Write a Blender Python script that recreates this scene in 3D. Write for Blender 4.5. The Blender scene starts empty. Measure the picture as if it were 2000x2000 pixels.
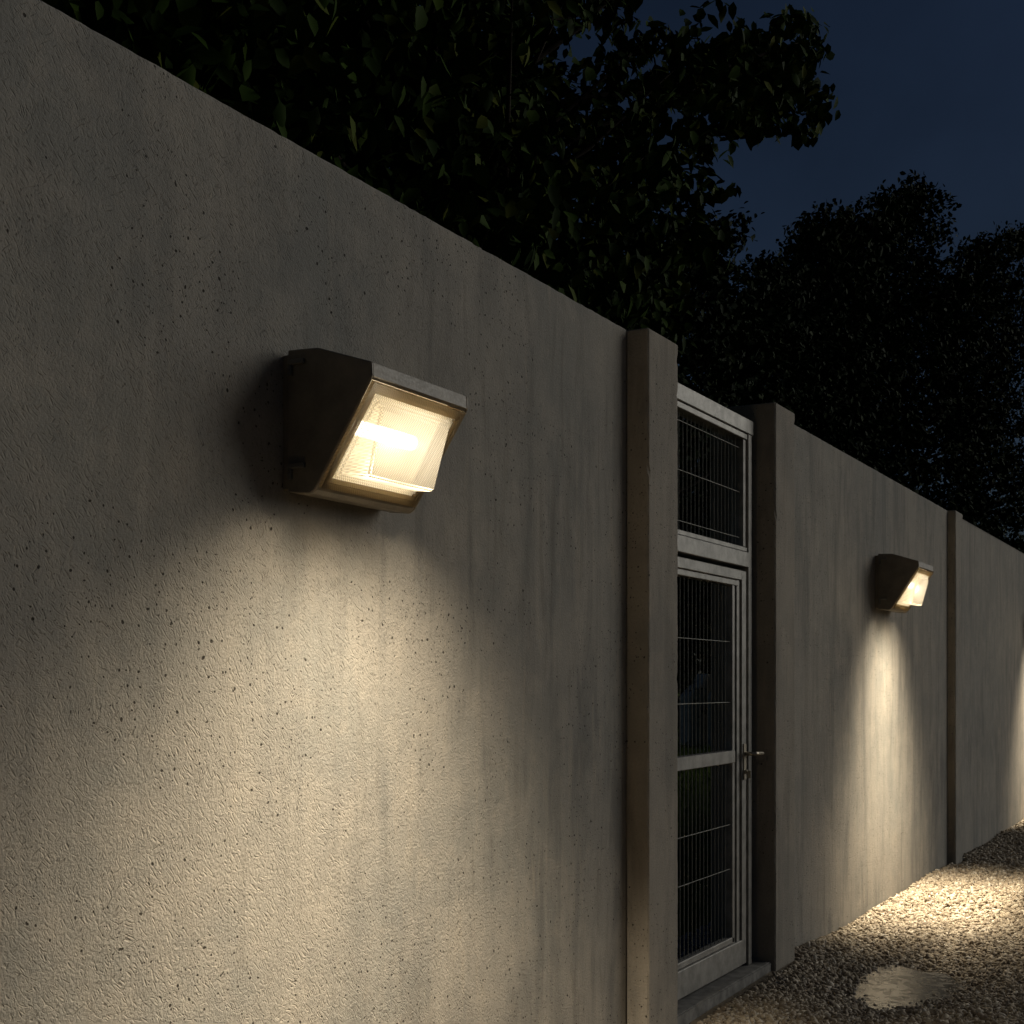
import bpy, bmesh, math, random
import numpy as np
from mathutils import Vector, Matrix
S = bpy.context.scene
C = S.collection
R = math.radians

# ------------------------------------------------------------------ camera
F = 2600.0                                   # focal length in pixels of a 2000 px wide frame
TH = math.atan(1450.0 / F)                   # the wall runs this far to the right of the lens axis
CAM = np.array([2.54 * math.cos(TH), 0.0, 1.5])
cam = bpy.data.cameras.new('camera')
cam.sensor_width = 36.0
cam.lens = 36.0 * F / 2000.0
cam.shift_y = 0.1675
cam.clip_start = 0.05
cam.clip_end = 600.0
cam_ob = bpy.data.objects.new('camera', cam)
cam_ob.location = CAM
cam_ob.rotation_euler = (R(90), 0, TH)
C.objects.link(cam_ob)
S.camera = cam_ob

# ------------------------------------------------------------------ sky, moonlight, exposure
SUN_EL, SUN_AZ = 20.0, 38.0                  # degrees; azimuth from +Y towards +X
world = bpy.data.worlds.new('World')
S.world = world
world.use_nodes = True
wt = world.node_tree
wt.nodes.clear()
sky = wt.nodes.new('ShaderNodeTexSky')
sky.sky_type = 'NISHITA'
sky.sun_disc = False
sky.sun_elevation = R(SUN_EL)
sky.sun_rotation = R(SUN_AZ)
sky.air_density = 1.0
sky.dust_density = 0.3
sky.ozone_density = 3.0
bg = wt.nodes.new('ShaderNodeBackground')
bg.inputs['Strength'].default_value = 0.0066
wo = wt.nodes.new('ShaderNodeOutputWorld')
tint = wt.nodes.new('ShaderNodeMix'); tint.data_type = 'RGBA'; tint.blend_type = 'MULTIPLY'
tint.inputs[0].default_value = 1.0
tint.inputs[7].default_value = (0.88, 0.91, 1.06, 1)      # a deeper night blue
wt.links.new(sky.outputs[0], tint.inputs[6])
tcw = wt.nodes.new('ShaderNodeTexCoord')
cl = wt.nodes.new('ShaderNodeTexNoise'); cl.inputs['Scale'].default_value = 3.2; cl.inputs['Detail'].default_value = 6.0; cl.inputs['Roughness'].default_value = 0.55
wt.links.new(tcw.outputs['Generated'], cl.inputs['Vector'])
cr = wt.nodes.new('ShaderNodeMapRange')
for k, v in enumerate((0.35, 0.68, 0.82, 1.22)): cr.inputs[k + 1].default_value = v
wt.links.new(cl.outputs['Fac'], cr.inputs[0])
cm = wt.nodes.new('ShaderNodeMix'); cm.data_type = 'RGBA'; cm.blend_type = 'MULTIPLY'; cm.inputs[0].default_value = 1.0
wt.links.new(tint.outputs[2], cm.inputs[6]); wt.links.new(cr.outputs[0], cm.inputs[7])
wt.links.new(cm.outputs[2], bg.inputs[0])
wt.links.new(bg.outputs[0], wo.inputs[0])

sun = bpy.data.lights.new('moonlight', 'SUN')
sun.energy = 0.85
sun.angle = R(38)
sun.color = (1.0, 0.96, 0.86)
sun_ob = bpy.data.objects.new('moonlight', sun)
sd = Vector((math.sin(R(SUN_AZ)) * math.cos(R(SUN_EL)), math.cos(R(SUN_AZ)) * math.cos(R(SUN_EL)), math.sin(R(SUN_EL))))
sun_ob.rotation_euler = sd.to_track_quat('Z', 'Y').to_euler()
sun_ob.location = (8, 12, 9)
C.objects.link(sun_ob)

S.view_settings.view_transform = 'Standard'
S.view_settings.look = 'None'
S.view_settings.exposure = 0.0
S.view_settings.gamma = 1.0
S.cycles.use_denoising = True
S.cycles.caustics_reflective = False
S.cycles.caustics_refractive = False
S.cycles.transparent_max_bounces = 16
S.cycles.sample_clamp_indirect = 4.0

# ------------------------------------------------------------------ small helpers
def tag(o, label=None, cat=None, group=None, kind=None):
    if label: o['label'] = label
    if cat: o['category'] = cat
    if group: o['group'] = group
    if kind: o['kind'] = kind
    return o

def empty(name, loc, rz=0.0):
    o = bpy.data.objects.new(name, None)
    o.empty_display_size = 0.2
    o.location = loc
    o.rotation_euler = (0, 0, rz)
    C.objects.link(o)
    return o

def link_mesh(name, me, mat, parent=None, loc=(0, 0, 0)):
    if mat is not None and not me.materials:
        me.materials.append(mat)
    o = bpy.data.objects.new(name, me)
    o.location = loc
    C.objects.link(o)
    if parent is not None:
        o.parent = parent
    return o

class MB:
    """collects shapes into one bmesh"""
    def __init__(self): self.bm = bmesh.new()
    def box(self, a, b, bev=0.0, seg=1):
        bm = bmesh.new()
        bmesh.ops.create_cube(bm, size=1.0)
        for v in bm.verts:
            for i in range(3):
                v.co[i] = a[i] if v.co[i] < 0 else b[i]
        if bev:
            bmesh.ops.bevel(bm, geom=list(bm.edges), offset=bev, segments=seg, affect='EDGES')
        self._add(bm)
        return self
    def prism(self, prof, y0, y1, bev=0.0, seg=1, axis='y'):
        """profile of (x, z) points extruded along y"""
        bm = bmesh.new()
        f0 = [bm.verts.new((p[0], y0, p[1])) for p in prof]
        f1 = [bm.verts.new((p[0], y1, p[1])) for p in prof]
        n = len(prof)
        bm.faces.new(f0)
        bm.faces.new(f1[::-1])
        for i in range(n):
            j = (i + 1) % n
            bm.faces.new((f0[j], f0[i], f1[i], f1[j]))
        bmesh.ops.recalc_face_normals(bm, faces=list(bm.faces))
        if bev:
            bmesh.ops.bevel(bm, geom=list(bm.edges), offset=bev, segments=seg, affect='EDGES')
        self._add(bm)
        return self
    def tube(self, pts, r, n=8, cap=True):
        bm = bmesh.new()
        pts = [Vector(p) for p in pts]
        rs = r if isinstance(r, (list, tuple)) else [r] * len(pts)
        rings = []
        for i, p in enumerate(pts):
            d = (pts[min(i + 1, len(pts) - 1)] - pts[max(i - 1, 0)]).normalized()
            a = d.orthogonal().normalized() if i == 0 else (pa - d * pa.dot(d)).normalized()
            pa = a
            b = d.cross(a)
            rings.append([bm.verts.new(p + (a * math.cos(t) + b * math.sin(t)) * rs[i]) for t in [2 * math.pi * k / n for k in range(n)]])
        for q, w in zip(rings, rings[1:]):
            for k in range(n):
                bm.faces.new((q[k], q[(k + 1) % n], w[(k + 1) % n], w[k]))
        if cap:
            bm.faces.new(rings[0][::-1]); bm.faces.new(rings[-1])
        self._add(bm)
        return self
    def polys(self, verts, faces):
        bm = bmesh.new()
        vs = [bm.verts.new(v) for v in verts]
        for f in faces: bm.faces.new([vs[i] for i in f])
        bmesh.ops.recalc_face_normals(bm, faces=list(bm.faces))
        self._add(bm)
        return self
    def _add(self, bm):
        me = bpy.data.meshes.new('tmp')
        bm.to_mesh(me); bm.free()
        self.bm.from_mesh(me)
        bpy.data.meshes.remove(me)
    def build(self, name, mat, parent=None, smooth=False, loc=(0, 0, 0)):
        me = bpy.data.meshes.new(name)
        self.bm.to_mesh(me); self.bm.free()
        if smooth:
            me.polygons.foreach_set('use_smooth', [True] * len(me.polygons))
        return link_mesh(name, me, mat, parent, loc)

def np_mesh(name, verts, quads, smooth=False):
    """fast mesh from numpy arrays; quads is (n, k)"""
    me = bpy.data.meshes.new(name)
    n, k = quads.shape
    me.vertices.add(len(verts))
    me.vertices.foreach_set('co', np.ascontiguousarray(verts, dtype=np.float32).ravel())
    me.loops.add(n * k)
    me.loops.foreach_set('vertex_index', np.ascontiguousarray(quads, dtype=np.int32).ravel())
    me.polygons.add(n)
    me.polygons.foreach_set('loop_start', np.arange(0, n * k, k, dtype=np.int32))
    me.polygons.foreach_set('loop_total', np.full(n, k, dtype=np.int32))
    if smooth:
        me.polygons.foreach_set('use_smooth', np.ones(n, dtype=bool))
    me.update(calc_edges=True)
    return me

# ------------------------------------------------------------------ node helpers
class NT:
    def __init__(self, name):
        self.m = bpy.data.materials.new(name)
        self.m.use_nodes = True
        self.t = self.m.node_tree
        self.t.nodes.clear()
        self.out = self.t.nodes.new('ShaderNodeOutputMaterial')
    def n(self, typ, **kw):
        nd = self.t.nodes.new(typ)
        ins = kw.pop('ins', {})
        for k, v in kw.items(): setattr(nd, k, v)
        for k, v in ins.items(): self.set(nd.inputs[k], v)
        return nd
    def set(self, sock, v):
        if isinstance(v, bpy.types.NodeSocket): self.t.links.new(v, sock)
        else: sock.default_value = v
    def math(self, op, a, b=0.0, c=0.0, clamp=False):
        nd = self.n('ShaderNodeMath', operation=op, use_clamp=clamp)
        self.set(nd.inputs[0], a); self.set(nd.inputs[1], b); self.set(nd.inputs[2], c)
        return nd.outputs[0]
    def vmath(self, op, a, b=(0, 0, 0)):
        nd = self.n('ShaderNodeVectorMath', operation=op)
        self.set(nd.inputs[0], a); self.set(nd.inputs[1], b)
        return nd.outputs[0]
    def mix(self, fac, a, b, blend='MIX'):
        nd = self.n('ShaderNodeMix', data_type='RGBA', blend_type=blend)
        self.set(nd.inputs[0], fac); self.set(nd.inputs[6], a); self.set(nd.inputs[7], b)
        return nd.outputs[2]
    def rng(self, v, a, b, c=0.0, d=1.0, smooth=True):
        nd = self.n('ShaderNodeMapRange', interpolation_type='SMOOTHSTEP' if smooth else 'LINEAR')
        nd.clamp = True if not smooth else nd.clamp
        for i, q in enumerate((v, a, b, c, d)): self.set(nd.inputs[i], q)
        return nd.outputs[0]
    def noise(self, vec, scale, detail=4.0, rough=0.55, dist=0.0, dim='3D'):
        nd = self.n('ShaderNodeTexNoise', noise_dimensions=dim)
        self.set(nd.inputs['Vector'], vec)
        nd.inputs['Scale'].default_value = scale
        nd.inputs['Detail'].default_value = detail
        nd.inputs['Roughness'].default_value = rough
        nd.inputs['Distortion'].default_value = dist
        return nd.outputs['Fac'], nd.outputs['Color']
    def voro(self, vec, scale, feature='F1', dim='3D', rand=1.0):
        nd = self.n('ShaderNodeTexVoronoi', feature=feature, voronoi_dimensions=dim)
        self.set(nd.inputs['Vector'], vec)
        nd.inputs['Scale'].default_value = scale
        nd.inputs['Randomness'].default_value = rand
        return nd
    def pos(self):
        return self.n('ShaderNodeNewGeometry').outputs['Position']
    def bump(self, h, strength, dist, normal=None):
        nd = self.n('ShaderNodeBump')
        self.set(nd.inputs['Height'], h)
        nd.inputs['Strength'].default_value = strength
        nd.inputs['Distance'].default_value = dist
        if normal is not None: self.set(nd.inputs['Normal'], normal)
        return nd.outputs[0]
    def bsdf(self, **ins):
        nd = self.n('ShaderNodeBsdfPrincipled')
        for k, v in ins.items(): self.set(nd.inputs[k.replace('_', ' ')], v)
        self.t.links.new(nd.outputs[0], self.out.inputs[0])
        return nd

def concrete(name, warm=0.0, rough_cast=1.0, streak=1.0):
    q = NT(name)
    p = q.pos()
    sep = q.n('ShaderNodeSeparateXYZ'); q.set(sep.inputs[0], p)
    y, z, x = sep.outputs[1], sep.outputs[2], sep.outputs[0]
    yx = q.math('ADD', y, x)
    # wobble that bends the trowel strokes
    _, wc = q.noise(p, 5.0, 2.0)
    wob = q.vmath('SCALE', q.vmath('SUBTRACT', wc, (0.5, 0.5, 0.5)))
    wob.node.inputs['Scale'].default_value = 0.06
    pw = q.vmath('ADD', p, wob)
    s2 = q.n('ShaderNodeSeparateXYZ'); q.set(s2.inputs[0], pw)
    wy, wz = q.math('ADD', s2.outputs[1], s2.outputs[0]), s2.outputs[2]
    def strokes(ang, along, across, off, thr, r0=0.12, r1=0.30):
        ca, sa = math.cos(R(ang)), math.sin(R(ang))
        u = q.math('ADD', q.math('MULTIPLY', wy, ca), q.math('MULTIPLY', wz, sa))
        v = q.math('SUBTRACT', q.math('MULTIPLY', wz, ca), q.math('MULTIPLY', wy, sa))
        cb = q.n('ShaderNodeCombineXYZ')
        q.set(cb.inputs[0], q.math('MULTIPLY_ADD', u, 1.0 / along, off))
        q.set(cb.inputs[1], q.math('MULTIPLY_ADD', v, 1.0 / across, off * 1.7))
        vo = q.voro(cb.outputs[0], 1.0, dim='2D')
        cs = q.n('ShaderNodeSeparateColor'); q.set(cs.inputs[0], vo.outputs['Color'])
        on = q.rng(cs.outputs[0], thr, thr + 0.25)
        line = q.rng(vo.outputs['Distance'], r0, r1, 1.0, 0.0)
        return q.math('MULTIPLY', line, on)
    patch, _ = q.noise(p, 2.6, 3.0)
    patch2, _ = q.noise(q.vmath('ADD', p, (7.3, 2.1, 4.4)), 3.4, 3.0)
    m1 = q.rng(patch, 0.34, 0.60, 0.25, 1.0)
    m2 = q.rng(patch2, 0.44, 0.62)
    near = q.rng(y, 2.6, 4.4, 1.0, 0.35)                  # the trowel work fades out along the first panel
    A = q.math('MULTIPLY', strokes(-56, 0.034, 0.0085, 3.1, 0.72, 0.08, 0.30), m1)
    B = q.math('MULTIPLY', strokes(-40, 0.024, 0.0080, 11.7, 0.78, 0.08, 0.30), m1)
    Cc = q.math('MULTIPLY', strokes(48, 0.034, 0.009, 23.9, 0.75, 0.08, 0.28), m2)
    D = strokes(-62, 0.060, 0.016, 41.3, 0.78, 0.05, 0.2)
    def scratch(ang, along, across, off, t0, t1):
        ca, sa = math.cos(R(ang)), math.sin(R(ang))
        u = q.math('ADD', q.math('MULTIPLY', wy, ca), q.math('MULTIPLY', wz, sa))
        v = q.math('SUBTRACT', q.math('MULTIPLY', wz, ca), q.math('MULTIPLY', wy, sa))
        cb = q.n('ShaderNodeCombineXYZ')
        q.set(cb.inputs[0], q.math('MULTIPLY_ADD', u, 1.0 / along, off))
        q.set(cb.inputs[1], q.math('MULTIPLY_ADD', v, 1.0 / across, off * 1.7))
        return q.rng(q.noise(cb.outputs[0], 1.0, 1.5, 0.5, 0.25, '2D')[0], t0, t1)
    E = q.math('MULTIPLY', scratch(-54, 0.034, 0.0058, 3.3, 0.64, 0.76), q.rng(patch, 0.30, 0.56, 0.3, 1.0))
    G = q.math('MULTIPLY', scratch(-34, 0.030, 0.0052, 15.3, 0.66, 0.78), q.rng(patch2, 0.36, 0.54))
    Hh = q.math('MULTIPLY', scratch(42, 0.036, 0.0052, 35.3, 0.66, 0.78), q.rng(patch2, 0.56, 0.40))
    st0 = q.math('MAXIMUM', q.math('MAXIMUM', E, G), Hh)
    nick = q.math('MULTIPLY', strokes(-50, 0.013, 0.0065, 51.7, 0.80, 0.10, 0.26), q.rng(q.noise(q.vmath('ADD', p, (4.1, 6.6, 2.9)), 5.5, 2.0)[0], 0.46, 0.60))
    st = q.math('MULTIPLY', q.math('MAXIMUM', st0, q.math('MAXIMUM', q.math('MAXIMUM', A, B), q.math('MAXIMUM', Cc, D))), near)
    # air holes
    cb = q.n('ShaderNodeCombineXYZ'); q.set(cb.inputs[0], wy); q.set(cb.inputs[1], wz)
    def holes(scale, thr, rmax, off):
        vo = q.voro(q.vmath('ADD', cb.outputs[0], (off, off * 2.3, 0)), scale, dim='2D')
        cs = q.n('ShaderNodeSeparateColor'); q.set(cs.inputs[0], vo.outputs['Color'])
        rad = q.math('MULTIPLY', q.rng(cs.outputs[1], thr, 1.0, 0.35, 1.0, smooth=False), rmax)
        on = q.math('GREATER_THAN', cs.outputs[1], thr)
        inside = q.rng(q.math('DIVIDE', vo.outputs['Distance'], rad), 0.65, 1.1, 1.0, 0.0)
        return q.math('MULTIPLY', inside, on)
    hm = q.rng(q.noise(q.vmath('ADD', p, (3.3, 9.1, 1.4)), 2.6, 3.0)[0], 0.40, 0.58, 0.0, 1.0)
    h1 = q.math('MULTIPLY', holes(27, 0.62, 0.12, 1.3), q.math('GREATER_THAN', hm, 0.5))
    h2 = holes(11, 0.945, 0.055, 5.9)
    h3 = q.math('MULTIPLY', holes(52, 0.80, 0.15, 8.8), q.math('GREATER_THAN', hm, 0.7))
    hole = q.math('MAXIMUM', q.math('MAXIMUM', q.math('MAXIMUM', h1, h2), h3), q.math('MULTIPLY', nick, 0.8))
    # colour: mottling, vertical rain streaks, fine grain
    big, _ = q.noise(p, 1.3, 5.0, 0.6)
    mid, _ = q.noise(q.vmath('ADD', p, (1.7, 5.2, 8.1)), 6.0, 5.0, 0.65)
    fine, _ = q.noise(p, 170.0, 3.0, 0.7)
    cs3 = q.n('ShaderNodeCombineXYZ'); q.set(cs3.inputs[0], q.math('MULTIPLY', yx, 5.5)); q.set(cs3.inputs[1], q.math('MULTIPLY', z, 0.75))
    s1, _ = q.noise(cs3.outputs[0], 1.0, 7.0, 0.68, 0.8)
    cs4 = q.n('ShaderNodeCombineXYZ'); q.set(cs4.inputs[0], q.math('MULTIPLY', yx, 17.0)); q.set(cs4.inputs[1], q.math('MULTIPLY', z, 1.7))
    s3, _ = q.noise(cs4.outputs[0], 1.0, 6.0, 0.66, 1.0)
    far = q.rng(y, 2.0, 4.6, 0.35, 1.0)                    # the far panels are the more rain-streaked ones
    col = q.mix(q.rng(big, 0.35, 0.65), (0.245, 0.242, 0.225, 1), (0.318, 0.299, 0.267, 1))
    col = q.mix(q.math('MULTIPLY', q.rng(mid, 0.42, 0.70), 0.55), col, (0.39, 0.357, 0.31, 1))
    col = q.mix(q.math('MULTIPLY', q.rng(q.noise(q.vmath('ADD', p, (9.7, 3.2, 5.1)), 2.2, 5.0, 0.65)[0], 0.50, 0.70), 0.35), col, (0.17, 0.172, 0.17, 1))
    sfac = q.math('MULTIPLY', q.math('MULTIPLY', q.rng(s1, 0.46, 0.68), far), 0.66 * streak)
    col = q.mix(sfac, col, (0.13, 0.132, 0.130, 1))
    sfac2 = q.math('MULTIPLY', q.math('MULTIPLY', q.rng(s3, 0.52, 0.72), far), 0.48 * streak)
    col = q.mix(sfac2, col, (0.15, 0.135, 0.115, 1))
    sfac3 = q.math('MULTIPLY', q.math('MULTIPLY', q.rng(s3, 0.30, 0.46, 1.0, 0.0), far), 0.36 * streak)
    col = q.mix(sfac3, col, (0.42, 0.37, 0.30, 1))
    col = q.mix(q.rng(fine, 0.3, 0.7, 0.0, 0.30), col, (0.18, 0.165, 0.14, 1))
    if warm:
        col = q.mix(warm, col, (0.30, 0.205, 0.11, 1))
    col = q.mix(q.math('MULTIPLY', st, 0.22 * rough_cast), col, (0.13, 0.105, 0.075, 1))   # the strokes are tinted a darker brown
    col = q.mix(q.math('MULTIPLY', hole, 0.9), col, (0.025, 0.02, 0.016, 1))             # near-black paints in the shade inside holes and nicks
    # relief
    fg, _ = q.noise(p, 120.0, 4.0, 0.7)
    lump, _ = q.noise(p, 22.0, 3.0, 0.55)
    h = q.math('MULTIPLY_ADD', st, -0.85 * rough_cast, q.math('MULTIPLY', fg, 1.5))
    h = q.math('MULTIPLY_ADD', lump, 0.9 * rough_cast, h)
    h = q.math('MULTIPLY_ADD', hole, -2.5, h)
    nrm = q.bump(h, 0.85, 0.0030)
    q.bsdf(Base_Color=col, Roughness=0.88, Normal=nrm, Specular_IOR_Level=0.25)
    return q.m

def painted(name, col, rough=0.5, metal=0.0, var=0.15, bump=0.0, spec=0.5):
    q = NT(name)
    tc = q.n('ShaderNodeTexCoord').outputs['Object']
    a, _ = q.noise(tc, 14.0, 4.0, 0.6)
    b, _ = q.noise(tc, 160.0, 2.0, 0.6)
    dark = tuple(c * (1 - var * 2) for c in col) + (1,)
    lite = tuple(min(1, c * (1 + var)) for c in col) + (1,)
    c = q.mix(q.rng(a, 0.3, 0.7), dark, lite)
    kw = dict(Base_Color=c, Metallic=metal, Roughness=q.rng(b, 0.2, 0.8, rough - 0.08, rough + 0.10), Specular_IOR_Level=spec)
    if bump: kw['Normal'] = q.bump(b, bump, 0.002)
    q.bsdf(**kw)
    return q.m

M = {}
M['wall'] = concrete('weathered_concrete')
M['post'] = concrete('post_concrete', warm=0.12, rough_cast=0.35, streak=0.8)
M['sill'] = painted('sill_concrete', (0.20, 0.195, 0.185), 0.85, 0, 0.2, 0.6, 0.2)
M['frame'] = painted('galvanised_frame', (0.235, 0.228, 0.212), 0.48, 0.35, 0.16)
M['wire'] = painted('mesh_wire', (0.22, 0.22, 0.19), 0.6, 0.1, 0.1)
M['housing'] = painted('bronze_housing_paint', (0.175, 0.150, 0.112), 0.50, 0.0, 0.12, 0.35)
M['hinge'] = painted('hinge_metal', (0.14, 0.135, 0.12), 0.45, 0.4, 0.1)
M['steel'] = painted('door_hardware', (0.42, 0.38, 0.31), 0.35, 0.8, 0.1)
M['reflector'] = painted('reflector_white', (0.86, 0.80, 0.66), 0.35, 0.0, 0.02)
M['bark'] = painted('bark', (0.028, 0.022, 0.016), 0.9, 0, 0.25, 0.8, 0.1)
M['slab'] = painted('pale_slab_stone', (0.62, 0.58, 0.50), 0.85, 0, 0.12, 0.4, 0.2)

def glass_material(name, lo, hi, tcol):
    """pressed prismatic glass: clear, faintly milky and ribbed"""
    q = NT(name)
    tc = q.n('ShaderNodeTexCoord').outputs['Object']
    sp = q.n('ShaderNodeSeparateXYZ'); q.set(sp.inputs[0], tc)
    a = q.math('SINE', q.math('MULTIPLY', sp.outputs[1], 2 * math.pi / 0.0085))
    b = q.math('SINE', q.math('MULTIPLY', sp.outputs[2], 2 * math.pi / 0.0085))
    rib = q.math('MULTIPLY', a, b)
    nrm = q.bump(rib, 0.5, 0.002)
    tr = q.n('ShaderNodeBsdfTransparent'); tr.inputs[0].default_value = (0.96, 0.93, 0.86, 1)
    tl = q.n('ShaderNodeBsdfTranslucent'); tl.inputs[0].default_value = tcol
    q.set(tl.inputs['Normal'], nrm)
    gl = q.n('ShaderNodeBsdfGlossy'); gl.inputs['Roughness'].default_value = 0.12
    q.set(gl.inputs['Normal'], nrm)
    m1 = q.n('ShaderNodeMixShader'); q.set(m1.inputs[0], q.rng(rib, -1.0, 1.0, lo, hi)); q.set(m1.inputs[1], tr.outputs[0]); q.set(m1.inputs[2], tl.outputs[0])
    m2 = q.n('ShaderNodeMixShader'); m2.inputs[0].default_value = 0.07; q.set(m2.inputs[1], m1.outputs[0]); q.set(m2.inputs[2], gl.outputs[0])
    q.t.links.new(m2.outputs[0], q.out.inputs[0])
    return q.m
M['glass'] = glass_material('prismatic_glass', 0.45, 0.95, (0.95, 0.90, 0.80, 1))
M['rim_glass'] = glass_material('moulded_rim_glass', 0.75, 0.9, (0.42, 0.35, 0.24, 1))

def emitter(name, col, strength):
    q = NT(name)
    e = q.n('ShaderNodeEmission'); e.inputs[0].default_value = col + (1,); e.inputs[1].default_value = strength
    q.t.links.new(e.outputs[0], q.out.inputs[0])
    return q.m
M['bulb'] = emitter('lit_tube', (1.0, 0.91, 0.75), 5.6)

def leaf_material(name, c1, c2, c3):
    q = NT(name)
    g = q.n('ShaderNodeNewGeometry')
    rnd = g.outputs['Random Per Island']
    col = q.mix(q.rng(rnd, 0.0, 0.75, smooth=False), c1 + (1,), c2 + (1,))
    col = q.mix(q.rng(rnd, 0.80, 1.0), col, c3 + (1,))
    q.bsdf(Base_Color=col, Roughness=0.7, Specular_IOR_Level=0.03)
    return q.m
M['leaf'] = leaf_material('broad_leaf', (0.009, 0.021, 0.003), (0.032, 0.062, 0.007), (0.075, 0.088, 0.012))
M['leaf_far'] = leaf_material('far_leaf', (0.005, 0.012, 0.004), (0.013, 0.027, 0.008), (0.026, 0.038, 0.010))
M['shrub'] = leaf_material('shrub_leaf', (0.012, 0.020, 0.010), (0.03, 0.045, 0.015), (0.05, 0.06, 0.02))

def soil_material():
    q = NT('dark_soil')
    p = q.pos()
    a, _ = q.noise(p, 9.0, 6.0, 0.65)
    b, _ = q.noise(p, 70.0, 4.0, 0.7)
    col = q.mix(q.rng(a, 0.3, 0.7), (0.10, 0.083, 0.062, 1), (0.19, 0.16, 0.12, 1))
    q.bsdf(Base_Color=col, Roughness=0.9, Normal=q.bump(b, 0.9, 0.012), Specular_IOR_Level=0.2)
    return q.m
M['soil'] = soil_material()

def grit_material(name, stops):
    q = NT(name)
    g = q.n('ShaderNodeNewGeometry')
    rnd = g.outputs['Random Per Island']
    cr = q.n('ShaderNodeValToRGB'); q.set(cr.inputs[0], rnd)
    e = cr.color_ramp.elements
    e[0].position, e[0].color = stops[0][0], stops[0][1] + (1,)
    e[1].position, e[1].color = stops[-1][0], stops[-1][1] + (1,)
    for ps, c in stops[1:-1]:
        k = e.new(ps); k.color = c + (1,)
    n, _ = q.noise(q.pos(), 120.0, 3.0, 0.6)
    col = q.mix(q.rng(n, 0.3, 0.7, 0.0, 0.4), cr.outputs[0], (0.13, 0.11, 0.085, 1))
    q.bsdf(Base_Color=col, Roughness=0.75, Normal=q.bump(n, 0.5, 0.003), Specular_IOR_Level=0.35)
    return q.m
M['grit'] = grit_material('path_gravel', [(0.0, (0.17, 0.135, 0.10)), (0.35, (0.31, 0.255, 0.19)), (0.8, (0.44, 0.38, 0.29)), (1.0, (0.60, 0.55, 0.47))])
M['skytint_grit'] = grit_material('sky_tinted_gravel', [(0.0, (0.12, 0.14, 0.19)), (0.5, (0.22, 0.26, 0.36)), (1.0, (0.45, 0.50, 0.60))])  # blue sky light reflected by the stones is painted into their colour

def water_material():
    q = NT('puddle_water')
    n, _ = q.noise(q.pos(), 22.0, 3.0)
    q.bsdf(Base_Color=(0.05, 0.042, 0.03, 1), Roughness=q.rng(n, 0.35, 0.65, 0.14, 0.34), Normal=q.bump(n, 0.10, 0.01), Specular_IOR_Level=0.9, IOR=1.5)
    return q.m
M['water'] = water_material()

def lawn_material():
    q = NT('lawn_soil')
    a, _ = q.noise(q.pos(), 1.2, 5.0, 0.6)
    b, _ = q.noise(q.pos(), 40.0, 4.0, 0.7)
    col = q.mix(q.rng(a, 0.35, 0.65), (0.05, 0.075, 0.014, 1), (0.10, 0.15, 0.022, 1))
    q.bsdf(Base_Color=col, Roughness=0.9, Normal=q.bump(b, 1.0, 0.03), Specular_IOR_Level=0.1)
    return q.m
M['lawn'] = lawn_material()
M['grass'] = leaf_material('grass_blade', (0.08, 0.13, 0.02), (0.12, 0.19, 0.03), (0.18, 0.20, 0.05))

# ------------------------------------------------------------------ the ground, the wall and its posts
def ground_z(x, y):
    return 0.018 * np.sin(1.3 * y + 0.6) * np.sin(2.1 * x + 0.4) + 0.012 * np.sin(3.7 * y) * np.cos(2.9 * x + 1.0) + 0.05 * np.exp(-((y - 6.7) / 1.0) ** 2) * np.exp(-np.maximum(x, 0) / 0.35) - 0.08 * np.exp(-((x - 0.66) / 0.34) ** 2 - ((y - 6.62) / 0.7) ** 2)

xs = np.concatenate([np.linspace(-0.14, 3.0, 80), np.array([4, 6, 10, 20, 45, 90, 200.0])])
ys = np.concatenate([np.array([-200, -90, -40, -15, -6.0]), np.linspace(-3, 26, 300), np.array([32, 45, 70, 120, 250.0])])
gx, gy = np.meshgrid(xs, ys, indexing='ij')
fade = np.exp(-np.maximum(gx - 3, 0)) * np.exp(-np.maximum(gy - 26, 0)) * np.exp(-np.maximum(-3 - gy, 0))
gz = ground_z(gx, gy) * fade
vi = np.arange(gx.size).reshape(gx.shape)
quads = np.stack([vi[:-1, :-1], vi[1:, :-1], vi[1:, 1:], vi[:-1, 1:]], -1).reshape(-1, 4)
tag(link_mesh('ground', np_mesh('ground', np.stack([gx, gy, gz], -1).reshape(-1, 3), quads, True), M['soil']), kind='structure')

def lawn_z(x):
    return 0.02 + 0.09 * np.minimum(np.maximum(-0.3 - x, 0), 8.0)
xs = np.concatenate([np.array([-250, -120, -60, -30, -16, -10.0]), np.linspace(-8.4, -0.14, 40)])
ys = np.concatenate([np.array([-200, -80, -30, -10]), np.linspace(-4, 45, 100), np.array([60, 90, 150, 250.0])])
gx, gy = np.meshgrid(xs, ys, indexing='ij')
gz = lawn_z(gx)
vi = np.arange(gx.size).reshape(gx.shape)
quads = np.stack([vi[:-1, :-1], vi[1:, :-1], vi[1:, 1:], vi[:-1, 1:]], -1).reshape(-1, 4)
tag(link_mesh('lawn', np_mesh('lawn', np.stack([gx, gy, gz], -1).reshape(-1, 3), quads, True), M['lawn']), kind='structure')

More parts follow.
